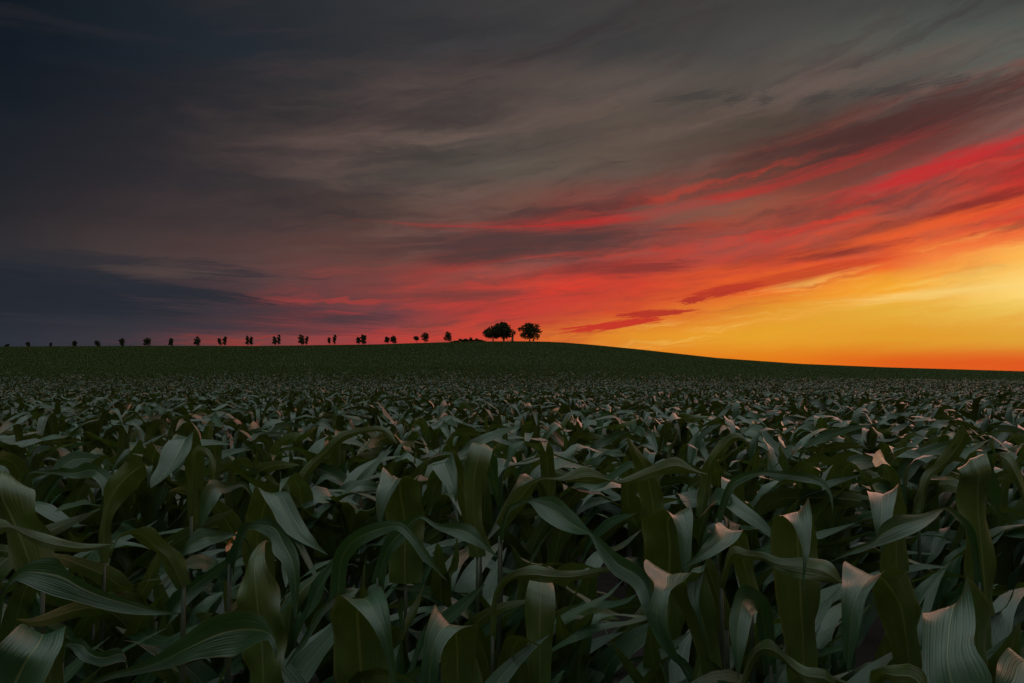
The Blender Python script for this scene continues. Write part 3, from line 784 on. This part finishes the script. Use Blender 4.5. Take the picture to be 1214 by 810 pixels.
def tree(name, label, group, px, Yt, h, w_, foot=.22, trunk=.12, lobes=7, n=900, size=.3, lean=0.0, cat='tree', tight=1.0):
    """h height, w crown width, foot: share of the height that is bare trunk."""
    w = w_ * .86
    x = (px - CX) / F * Yt
    e = empty(name, (x, Yt, float(ground(x, Yt)) - .05))
    tag(e, label, cat, group)
    zc0 = float(at(px, np.interp(px, CREST[:, 0], CREST[:, 1]), Yt)[2] - ground(x, Yt)) + foot * Yt / F
    zc0 = min(max(zc0, .15), h * .7)
    ch = h - zc0
    cen, rad = [], []
    for i in range(lobes):
        f = (i + .5) / lobes
        a = i * 2.4 + rng.uniform(0, 1)
        env = math.sin(PI * min(max(f * .78 + .17, 0), 1)) ** .8
        r = w * .5 * env * rng.uniform(.4, .85) * tight
        cen.append((lean * h * f + math.cos(a) * r, math.sin(a) * r, zc0 + ch * (.12 + .78 * f)))
        rad.append(w * .22 * (.6 + .5 * env) * rng.uniform(.6, 1.25))
    cen.append((lean * h * .6, 0, zc0 + ch * .55)); rad.append(w * .24)
    V, Fc, uv = scatter_leaves(cen, rad, n, size, min(1.0, ch / w * .95))
    hi, lo = np.percentile(V[:, 2], 98.5), np.percentile(V[:, 2], 2)
    V[:, 2] = zc0 + (V[:, 2] - lo) / (hi - lo) * ch
    x1, x0 = np.percentile(V[:, 0], 97), np.percentile(V[:, 0], 3)
    V[:, 0] = (V[:, 0] - (x0 + x1) / 2) * w / (x1 - x0) + lean * h * .5
    mesh_obj('crown', V, Fc, M_CROWN, e, uv, False)
    parts = []
    zt = zc0 + ch * .62
    parts.append(tube([(0, 0, -.15), (lean * h * .1, 0, zc0 * .6), (lean * h * .3, 0, zc0 + ch * .2), (lean * h * .5, 0, zt)],
                      [trunk * 1.25, trunk, trunk * .75, trunk * .25], 8))
    for c in cen[:min(len(cen), 6)]:
        s = (lean * h * .25, 0, zc0 + .12 * ch)
        m = (np.array(s) * .45 + np.array(c) * .55) + np.array([0, 0, -.03 * h])
        parts.append(tube([s, m, np.array(c)], [trunk * .5, trunk * .33, trunk * .12], 6))
    v, f = join(*parts)
    mesh_obj('trunk', v, f, M_BARK, e)
    return e


def height_for(px, ytop, Yt):
    x = (px - CX) / F * Yt
    return float(at(px, ytop, Yt)[2] - ground(x, Yt))


YC = 293.0
PXM = YC / F
# big old trees
tree('tree', 'big round-headed tree in the middle of the crest, tallest, beside the stone monument', None, 597.3, YC, height_for(597.3, 383.2, YC), 23 * PXM,
     4.4, .3, 17, 2100, .4, tight=.92)
tree('tree', 'broad lower tree joined to the left side of the tallest tree on the crest', None, 584.5, YC - 1, height_for(584.5, 387.2, YC), 22 * PXM,
     4.8, .26, 14, 1400, .38, tight=.92)
tree('tree', 'single wide tree with a ragged crown, standing alone right of the monument', None, 628.0, YC, height_for(628, 384, YC), 24.5 * PXM,
     4.2, .28, 15, 1350, .4, .02, tight=.95)
tree('sapling', 'tiny shrubby sapling just right of the foot of the lone wide tree', None, 632.3, YC - .6, height_for(632.3, 402.3, YC), 2.6 * PXM,
     .6, .05, 4, 120, .2, cat='sapling')

G = 'young trees in a row along the crest'
ROWT = [  # x, top, width px, label, foot share, distance
    (7, 408.0, 5.2, 'tiny flat shrub-like tree at the left end of the row', 0, 322, .3),
    (33, 405.6, 4.8, 'small dark stubby tree, second from the left end of the row', 0, 320, 0),
    (59.8, 406.4, 2.9, 'narrowest and shortest tree of the row, a mere dot', 0, 320, 0),
    (87.6, 404.3, 5.0, 'small ragged tree with a low crown, next right of the dot-like tree', 0.2, 318, .06),
    (115.6, 404.0, 6.4, 'lopsided small tree leaning right, fifth of the left row', 0.2, 316, -.1),
    (143.8, 401.4, 6.0, 'upright oval young tree between the lopsided one and the broad round one', 0.8, 312, .05),
    (174, 400.9, 8.8, 'broad round young tree, fullest of the left half of the row', 0.6, 310, 0),
    (202.6, 401.1, 5.6, 'slim young tree just right of the broad round young tree', 0.8, 308, -.05),
    (233, 399.6, 7.0, 'young tree with a split heart-shaped crown between the slim one and the stocky pair', 1.2, 306, .05),
    (260.5, 401.2, 5.0, 'low left half of the stocky touching pair of young trees', 2.0, 303, -.1),
    (265.8, 399.2, 5.0, 'taller right half of the stocky touching pair of young trees', 2.0, 303, .05),
    (293.2, 398.4, 4.0, 'thin left tree of the evenly matched slender pair', 2.4, 300, -.05),
    (297.2, 399.8, 4.3, 'thin right tree of the evenly matched slender pair', 2.4, 300, .03),
    (325.3, 399.2, 5.0, 'shorter left tree of the pair next to the slender pair', 2.4, 298, 0),
    (329.8, 397.1, 4.6, 'taller right tree of the pair next to the slender pair', 2.6, 298, .04),
    (357.1, 397.2, 7.6, 'bushy round young tree with a thin companion close on its right', 2.0, 297, 0),
    (363.1, 399.0, 3.8, 'thin companion tree close on the right of the bushy round one', 2.0, 297, .05),
    (389.9, 400.2, 3.4, 'smallest conical tree, left of the wavering thin tree', 2.6, 296, 0),
    (396.3, 397.3, 4.2, 'wavering thin tree with a long narrow crown, right of the smallest conical tree', 2.4, 296, .03),
    (424.4, 400.0, 5.0, 'smaller left tree of the lumpy pair in the middle of the red glow', 2.0, 295, 0),
    (430.3, 397.2, 7.4, 'larger lumpy tree of the pair in the middle of the red glow', 1.6, 295, .02),
    (458.7, 399.7, 5.7, 'round left tree of the twin pair before the dark gap in the row', 2.4, 294, -.03),
    (466.2, 398.7, 7.0, 'diamond-shaped right tree of the twin pair before the dark gap', 1.6, 294, .02),
    (493.3, 398.8, 6.0, 'small tree with a high pale trunk, left of the spiky tree', 3.6, 293, 0),
    (503.3, 394.7, 9.0, 'spiky spreading tree with antler-like twigs against the red sky', 2.0, 293, .06),
    (531, 393.9, 8.8, 'neat round-topped tree with a straight trunk, at the left end of the bushes', 2.2, 293, -.03),
]
for (px, yt, wpx, lab, ft, Yt, ln) in ROWT:
    h = height_for(px, yt, Yt)
    tree('young_tree', lab, G, px, Yt, h, wpx * Yt / F, ft, .085, 7, 620, .22, ln, tight=.6)

B = 'bushes along the crest left of the big trees'
BUSH = [(536, 405.2, 4.2, 'low bush at the foot of the neat round-topped tree'),
        (540.5, 403.9, 4.6, 'rounded low bush, second from the neat round-topped tree'),
        (546, 401.7, 4.8, 'tall rounded bush that makes the first hump of the bush line'),
        (549.8, 402.7, 4.0, 'shorter bush sunk between the two humps of the bush line'),
        (552.8, 401.5, 4.6, 'tall bush that makes the second hump of the bush line'),
        (558, 400.0, 3.0, 'narrow spire-shaped bush, highest of the bush line'),
        (561, 402.7, 4.0, 'low bush right behind the spire-shaped bush'),
        (565, 401.2, 3.2, 'pointed bush between the spire-shaped bush and the big trees'),
        (569, 402.6, 4.2, 'rounded bush next to the pointed bush'),
        (573, 404.0, 4.2, 'lowest bush, right at the edge of the big joined trees')]
for (px, yt, wpx, lab) in BUSH:
    Yt = YC + rng.uniform(-1, 1)
    tree('bush', lab, B, px, Yt, max(height_for(px, yt, Yt), .6), wpx * 1.5 * Yt / F, -.6, .05, 5, 300, .26, 0, 'bush')

# wayside monument and bench
xm = (607.6 - CX) / F * (YC - .5)
gm = float(ground(xm, YC - .5))
hm = height_for(607.6, 393.8, YC - .5)
e = empty('wayside_monument', (xm, YC - .5, gm - .05))
tag(e, 'slim dark wayside monument with a stout plinth and thin top under the tallest tree', 'monument')
v, f = box(-.75, .75, -.6, .6, -.1, .4, .03, .03); mesh_obj('step', v, f, M_STONE, e, smooth_shade=False)
v, f = join(box(-.46, .46, -.42, .42, .403, 2.1, .05, .05), box(-.54, .54, -.5, .5, 2.103, 2.28, .06, .06))
mesh_obj('plinth', v, f, M_STONE, e, smooth_shade=False)
v, f = box(-.24, .24, -.2, .2, 2.283, 3.0, .06, .05); mesh_obj('shaft', v, f, M_STONE, e, smooth_shade=False)
v, f = join(box(-.09, .09, -.06, .06, 3.003, hm), box(-.36, -.093, -.06, .06, hm - .5, hm - .34), box(.093, .36, -.06, .06, hm - .5, hm - .34))
mesh_obj('cross', v, f, M_IRON, e, smooth_shade=False)
xb = (603.6 - CX) / F * (YC - 1.5)
e = empty('bench', (xb, YC - 1.5, float(ground(xb, YC - 1.5))))
tag(e, 'low bench under the tallest tree, just left of the monument', 'bench')
v, f = box(-1.0, 1.0, -.22, .22, .5, .6); mesh_obj('seat', v, f, M_WOOD, e, smooth_shade=False)
for sx in (-.75, .75):
    v, f = box(sx - .07, sx + .07, -.17, .17, -.1, .498); mesh_obj('leg', v, f, M_WOOD, e, smooth_shade=False)

# ------------------------------------------------------------------ sky
def lin(c):
    c = c / 255.0
    return c / 12.92 if c <= .04045 else ((c + .055) / 1.055) ** 2.4


def azel(px, py):
    d = ray(px, py); d = d / np.linalg.norm(d)
    return math.atan2(d[0], d[1]), math.asin(d[2])


SUN_AZ, SUN_EL = R(41), R(2.5)
W = bpy.data.worlds.new('World')
SC.world = W
W.use_nodes = True
W.cycles.sampling_method = 'NONE'
t = NT(W.node_tree)
t.n.clear()
wout = t.new('ShaderNodeOutputWorld')
tc = t.new('ShaderNodeTexCoord')
nrm = t.new('ShaderNodeVectorMath', operation='NORMALIZE')
t.l.new(tc.outputs['Generated'], nrm.inputs[0])
sp = t.new('ShaderNodeSeparateXYZ')
t.l.new(nrm.outputs[0], sp.inputs[0])
dx, dy, dz = sp.outputs
AZ = t.m('ARCTAN2', dx, dy)
EL = t.m('ARCSINE', dz)
# streaks of high cloud run almost level on the left and rise to the right
SLOPE1 = .02
Q = t.m('SUBTRACT', EL, t.m('ADD', t.m('MULTIPLY', AZ, t.m('ADD', .07, t.m('MULTIPLY', EL, .22))), t.m('MULTIPLY', t.m('MULTIPLY', AZ, AZ), SLOPE1)))
warp = t.noise(t.xyz(t.m('MULTIPLY', AZ, 2.2), t.m('MULTIPLY', Q, 7.0), 1.7), 1.0, 5, .55)
curl = t.noise(t.xyz(t.m('MULTIPLY', AZ, 15), t.m('MULTIPLY', Q, 34), 4.4), 1.0, 4, .6, .6)
Qw = t.m('ADD', t.m('ADD', Q, t.m('MULTIPLY', t.m('SUBTRACT', warp, .5), .06)), t.m('MULTIPLY', t.m('SUBTRACT', curl, .5), .022))
n_broad = t.noise(t.xyz(t.m('MULTIPLY', AZ, 1.6), t.m('MULTIPLY', Qw, 11), 3.1), 1.0, 4, .5)
n_streak = t.noise(t.xyz(t.m('MULTIPLY', AZ, 4.0), t.m('MULTIPLY', Qw, 48), 8.2), 1.0, 7, .6, .25)
n_fine = t.noise(t.xyz(t.m('MULTIPLY', AZ, 13), t.m('MULTIPLY', Qw, 120), 5.5), 1.0, 6, .65, .3)
sky_shift = t.m('ADD', t.m('MULTIPLY', t.m('SUBTRACT', n_broad, .5), .055),
                t.m('ADD', t.m('MULTIPLY', t.m('SUBTRACT', n_streak, .5), .050), t.m('MULTIPLY', t.m('SUBTRACT', n_fine, .5), .012)))
low = t.rng(EL, .0, .16)
ELW = t.m('ADD', EL, t.m('MULTIPLY', sky_shift, t.m('ADD', t.m('MULTIPLY', low, .8), .2)))
AZW = t.m('ADD', AZ, t.m('MULTIPLY', t.m('SUBTRACT', warp, .5), .10))

ROWS = [0, 50, 100, 150, 200, 250, 300, 340, 370, 400, 430]
COLS = [0, 150, 300, 450, 600, 750, 900, 1050, 1214]
GRID = [
 [(17,25,33),(25,33,41),(37,42,47),(49,51,54),(60,60,61),(64,62,61),(63,63,61),(66,69,67),(68,73,71)],
 [(18,26,36),(26,34,43),(36,42,49),(48,50,54),(58,58,60),(60,60,60),(72,72,70),(82,88,82),(84,94,88)],
 [(23,29,37),(31,35,42),(42,43,47),(56,53,54),(70,65,62),(84,77,72),(85,78,73),(86,80,75),(96,88,80)],
 [(29,33,40),(37,38,43),(47,45,48),(62,56,55),(76,68,64),(92,80,72),(80,70,62),(84,58,52),(110,44,44)],
 [(32,35,42),(42,41,46),(54,49,51),(70,63,60),(90,82,74),(96,80,70),(90,62,54),(120,60,52),(190,46,44)],
 [(38,39,44),(52,46,49),(66,55,55),(84,66,60),(110,78,68),(138,62,54),(150,84,66),(190,80,60),(225,72,46)],
 [(50,47,50),(68,57,57),(82,62,60),(98,64,59),(134,61,57),(186,62,50),(205,66,48),(235,90,40),(252,184,84)],
 [(34,39,48),(44,45,53),(80,60,62),(122,62,60),(194,66,54),(210,68,48),(235,100,40),(245,170,50),(252,214,120)],
 [(37,42,51),(43,46,54),(64,54,59),(104,62,66),(178,62,54),(220,82,44),(228,150,46),(230,176,62),(236,194,88)],
 [(42,47,56),(58,53,60),(108,63,64),(156,64,64),(206,78,48),(228,146,40),(230,162,44),(224,158,44),(224,164,56)],
 [(40,47,59),(54,53,63),(104,64,68),(170,66,72),(215,80,55),(226,120,32),(228,125,26),(224,95,28),(222,86,32)],
]
EL_MAX = R(34)
cols_out = []
for ci, px in enumerate(COLS):
    rampn = t.new('ShaderNodeValToRGB')
    rp = rampn.color_ramp
    rp.interpolation = 'B_SPLINE' if False else 'EASE'
    stops = []
    for ri, py in enumerate(ROWS):
        _, el = azel(px, py)
        stops.append((max(0.0, el / EL_MAX), GRID[ri][ci]))
    stops.sort(key=lambda s: s[0])
    while len(rp.elements) < len(stops):
        rp.elements.new(.5)
    for el_, (p_, c_) in zip(rp.elements, stops):
        el_.position = min(p_, 1.0)
        el_.color = (lin(c_[0]), lin(c_[1]), lin(c_[2]), 1)
    t.put(rampn.inputs[0], t.m('DIVIDE', ELW, EL_MAX))
    cols_out.append(rampn.outputs[0])
sky = cols_out[0]
azs = [azel(px, 300)[0] for px in COLS]
for i in range(1, len(COLS)):
    sky = t.mix(t.rng(AZW, azs[i - 1], azs[i], 0, 1, 'LINEAR'), sky, cols_out[i])
# light and dark streaks of the cloud deck itself
val = t.m('ADD', .72, t.m('ADD', t.m('MULTIPLY', n_streak, .34), t.m('MULTIPLY', n_broad, .24)))
calm = t.m('MULTIPLY', t.rng(AZ, .1, .5), t.rng(EL, .13, .05))     # clear yellow strip by the sunset
val = t.mix(calm, t.xyz(val, val, val), c4(1, 1, 1))
sky = t.mix(1.0, sky, val, 'MULTIPLY')


aB, eB = azel(680, 395)
aC, eC = azel(1214, 268)
QB = t.m('SUBTRACT', EL, t.m('ADD', eB, t.m('MULTIPLY', t.m('SUBTRACT', AZ, aB), (eC - eB) / (aC - aB))))   # height over the clear strip


def veil(freq_a, freq_q, seed, lo, hi, color, strength, region, dist=.3):
    global sky
    n = t.noise(t.xyz(t.m('MULTIPLY', AZ, freq_a), t.m('MULTIPLY', Qw, freq_q), seed), 1.0, 6, .6, dist)
    f = t.m('MULTIPLY', t.m('MULTIPLY', t.rng(n, lo, hi), strength), region)
    sky = t.mix(f, sky, c4(*[lin(v) for v in color]))


right = t.rng(AZ, -.30, .12)
band = t.m('MULTIPLY', t.m('MULTIPLY', t.rng(QB, -.005, .035), t.rng(QB, .26, .14)), right)
veil(3.0, 26, 2.2, .47, .70, (104, 56, 50), .48, band)
veil(2.4, 30, 6.1, .50, .68, (230, 58, 38), .85, t.m('MULTIPLY', t.m('MULTIPLY', band, t.rng(QB, .22, .12)), t.rng(AZ, -.22, .08)))
veil(7.0, 60, 9.4, .52, .72, (170, 58, 42), .6, t.m('MULTIPLY', t.rng(QB, -.03, .0), t.rng(QB, .13, .06)))
veil(5.0, 70, 4.7, .5, .75, (250, 204, 104), .5, t.m('MULTIPLY', t.rng(QB, -.1, -.03), t.rng(QB, .012, -.008)))
veil(3.4, 44, 52.3, .48, .7, (232, 146, 42), .4, t.m('MULTIPLY', t.rng(QB, -.2, -.1), t.rng(QB, .02, -.01)))
veil(3.2, 13, 31.3, .45, .70, (110, 88, 81), .6, t.m('MULTIPLY', t.m('MULTIPLY', t.rng(EL, .1, .2), t.rng(EL, .5, .3)), t.rng(AZ, -.6, -.1)))
veil(4.5, 24, 37.7, .48, .72, (60, 51, 53), .6, t.m('MULTIPLY', t.rng(EL, .08, .16), t.rng(AZ, -.6, -.2)))
veil(3.6, 34, 41.2, .47, .68, (202, 63, 52), .75, t.m('MULTIPLY', t.m('MULTIPLY', t.rng(EL, .01, .05), t.rng(EL, .17, .09)), t.m('MULTIPLY', t.rng(AZ, -.42, -.2), t.rng(AZ, .3, .05))))
veil(5.0, 40, 44.9, .50, .68, (104, 62, 60), .6, t.m('MULTIPLY', t.m('MULTIPLY', t.rng(EL, .02, .06), t.rng(EL, .2, .1)), t.m('MULTIPLY', t.rng(AZ, -.42, -.2), t.rng(AZ, .25, .0))))
veil(2.2, 18, 12.3, .48, .75, (124, 101, 92), .62, t.m('MULTIPLY', t.m('MULTIPLY', t.rng(EL, .1, .2), t.rng(EL, .45, .3)), t.rng(AZ, -.5, -.1)))
veil(2.6, 20, 15.9, .48, .75, (42, 41, 46), .5, t.m('MULTIPLY', t.rng(EL, .1, .2), t.rng(AZ, .45, -.1)))


def cloud(px, py, halfw, halfh, slope, color, strength, soft=.55, seed=0.0, stretch=9.0, bend=0.0, rag=2.2):
    """one drifting cloud bank: centre and half sizes given in photograph pixels, as directions in the sky."""
    global sky
    a0, e0 = azel(px, py)
    a1, _ = azel(px + halfw, py)
    _, e1 = azel(px, py - halfh)
    ra, re = abs(a1 - a0), abs(e1 - e0)
    da = t.m('SUBTRACT', AZ, a0)
    de = t.m('SUBTRACT', t.m('SUBTRACT', EL, e0), t.m('ADD', t.m('MULTIPLY', da, slope), t.m('MULTIPLY', t.m('MULTIPLY', da, da), bend)))
    x = t.m('DIVIDE', da, ra); y = t.m('DIVIDE', de, re)
    nz = t.noise(t.xyz(t.m('MULTIPLY', x, 1.5), t.m('MULTIPLY', y, 11.0 / stretch), seed), 1.0, 7, .68, .5)
    r = t.m('SQRT', t.m('ADD', t.m('MULTIPLY', x, x), t.m('MULTIPLY', y, y)))
    f = t.m('SUBTRACT', 1.0, t.m('ADD', r, t.m('MULTIPLY', t.m('SUBTRACT', t.m('ADD', nz, t.m('ADD', t.m('MULTIPLY', t.m('SUBTRACT', n_streak, .5), .30), t.m('MULTIPLY', t.m('SUBTRACT', n_fine, .5), .28))), .5), rag)))
    f = t.rng(f, -soft * .5, soft)
    f = t.m('MULTIPLY', f, strength)
    sky = t.mix(f, sky, c4(*[lin(v) for v in color]))


cloud(30, 345, 215, 34, -.06, (36, 41, 50), .8, .8, 1.0, 4, 0, 3.0)
cloud(200, 345, 110, 10, -.10, (40, 44, 52), .8, .5, 1.6, 3, 0, 3.2)
cloud(130, 312, 170, 13, -.02, (44, 46, 53), .65, .7, 1.3, 4, 0, 4.2)
cloud(250, 388, 190, 9, -.02, (52, 52, 60), .7, .8, 1.9, 4, 0, 3.0)
cloud(330, 372, 130, 11, -.05, (64, 54, 60), .75, .7, 2.0, 4, 0, 3.2)
cloud(190, 322, 70, 8, .02, (100, 80, 72), .38, .8, 2.5, 5)
cloud(790, 250, 270, 8, .13, (196, 40, 40), .7, .9, 3.0, 8, .22)
cloud(1120, 196, 170, 14, .20, (205, 36, 40), .8, .9, 3.5, 8)
cloud(1080, 140, 220, 26, .16, (76, 46, 45), .85, .8, 4.0, 6)
cloud(600, 288, 180, 20, .05, (76, 57, 56), .88, .7, 5.0, 6)
cloud(560, 350, 95, 10, .04, (108, 60, 58), .75, .8, 5.5, 6)
cloud(800, 252, 90, 14, .06, (108, 90, 78), .55, .8, 6.0, 5)
cloud(725, 386, 62, 5, .13, (196, 50, 40), .95, .3, 7.0, 7, 0, 2.6)
cloud(778, 372, 42, 4.5, .06, (180, 52, 40), .95, .3, 7.6, 7, 0, 2.6)
cloud(822, 356, 16, 4, .12, (170, 46, 40), .9, .3, 7.9, 5, 0, 2.8)
cloud(862, 344, 40, 6, .14, (168, 44, 38), .85, .4, 8.4, 6, 0, 2.8)
cloud(930, 330, 130, 8, .16, (190, 62, 40), .75, .7, 8.0, 7)
cloud(1010, 298, 70, 6, .12, (150, 62, 48), .7, .7, 9.0, 7)
cloud(755, 318, 75, 9, .03, (132, 54, 50), .85, .7, 10.0, 6)
cloud(1170, 238, 80, 8, .2, (112, 42, 42), .7, .7, 10.6, 6)
cloud(980, 300, 60, 7, .12, (128, 50, 44), .7, .7, 10.8, 6)
cloud(1090, 270, 150, 7, .18, (236, 96, 44), .6, .8, 11.0, 8)
cloud(1110, 348, 150, 6, .05, (250, 214, 130), .5, .9, 12.0, 9)
for (px, py, wv, sd) in [(1128, 97, 22, 1.), (1062, 106, 26, 2.), (1020, 112, 18, 3.), (966, 116, 18, 4.), (905, 117, 10, 5.), (820, 115, 30, 6.), (870, 118, 14, 7.)]:
    cloud(px, py, wv * 1.3, 6 + sd % 3, .03, (60, 59, 58), .6, .8, 20 + sd * 3.7, 2.2, 0, 4.5)

# the rest of the sky, over and behind the viewer: dusk Sky Texture plus bright grey added to light the leaves
nish = t.new('ShaderNodeTexSky', sky_type='NISHITA')
nish.sun_disc = False
nish.sun_elevation = SUN_EL
nish.sun_rotation = SUN_AZ
nish.air_density = 1.4
nish.dust_density = 1.5
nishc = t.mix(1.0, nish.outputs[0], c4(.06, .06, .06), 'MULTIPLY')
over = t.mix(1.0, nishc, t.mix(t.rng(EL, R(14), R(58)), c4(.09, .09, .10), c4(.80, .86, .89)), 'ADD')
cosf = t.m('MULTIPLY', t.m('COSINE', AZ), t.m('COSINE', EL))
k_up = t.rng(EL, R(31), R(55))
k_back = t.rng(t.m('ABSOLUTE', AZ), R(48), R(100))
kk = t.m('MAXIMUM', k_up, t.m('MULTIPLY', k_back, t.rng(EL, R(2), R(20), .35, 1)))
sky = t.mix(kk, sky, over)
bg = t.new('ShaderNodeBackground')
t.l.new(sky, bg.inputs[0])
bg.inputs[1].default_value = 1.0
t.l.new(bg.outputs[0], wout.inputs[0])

# ------------------------------------------------------------------ afterglow of the sun just under the right horizon
ld = bpy.data.lights.new('sun', 'SUN')
ld.energy = .9
ld.angle = R(55)
ld.color = (1.0, .52, .43)
lo = bpy.data.objects.new('sun', ld)
COL.objects.link(lo)
from mathutils import Vector
sd = Vector((math.sin(SUN_AZ) * math.cos(R(15)), math.cos(SUN_AZ) * math.cos(R(15)), math.sin(R(15))))
lo.rotation_euler = sd.to_track_quat('Z', 'Y').to_euler()

# ------------------------------------------------------------------ camera and view
cd = bpy.data.cameras.new('camera')
cd.sensor_fit = 'HORIZONTAL'
cd.sensor_width = 36
cd.lens = 36 * F / 1214
cd.clip_start = .05
cd.clip_end = 12000
cam = bpy.data.objects.new('camera', cd)
COL.objects.link(cam)
cam.location = (0, 0, ZC)
cam.rotation_euler = (PI / 2 + PITCH, 0, 0)
SC.camera = cam
SC.view_settings.view_transform = 'Standard'
SC.view_settings.look = 'None'
SC.view_settings.exposure = 0
SC.view_settings.gamma = 1
SC.view_settings.use_curve_mapping = False
SC.cycles.max_bounces = 6
SC.cycles.diffuse_bounces = 3
SC.cycles.transparent_max_bounces = 4
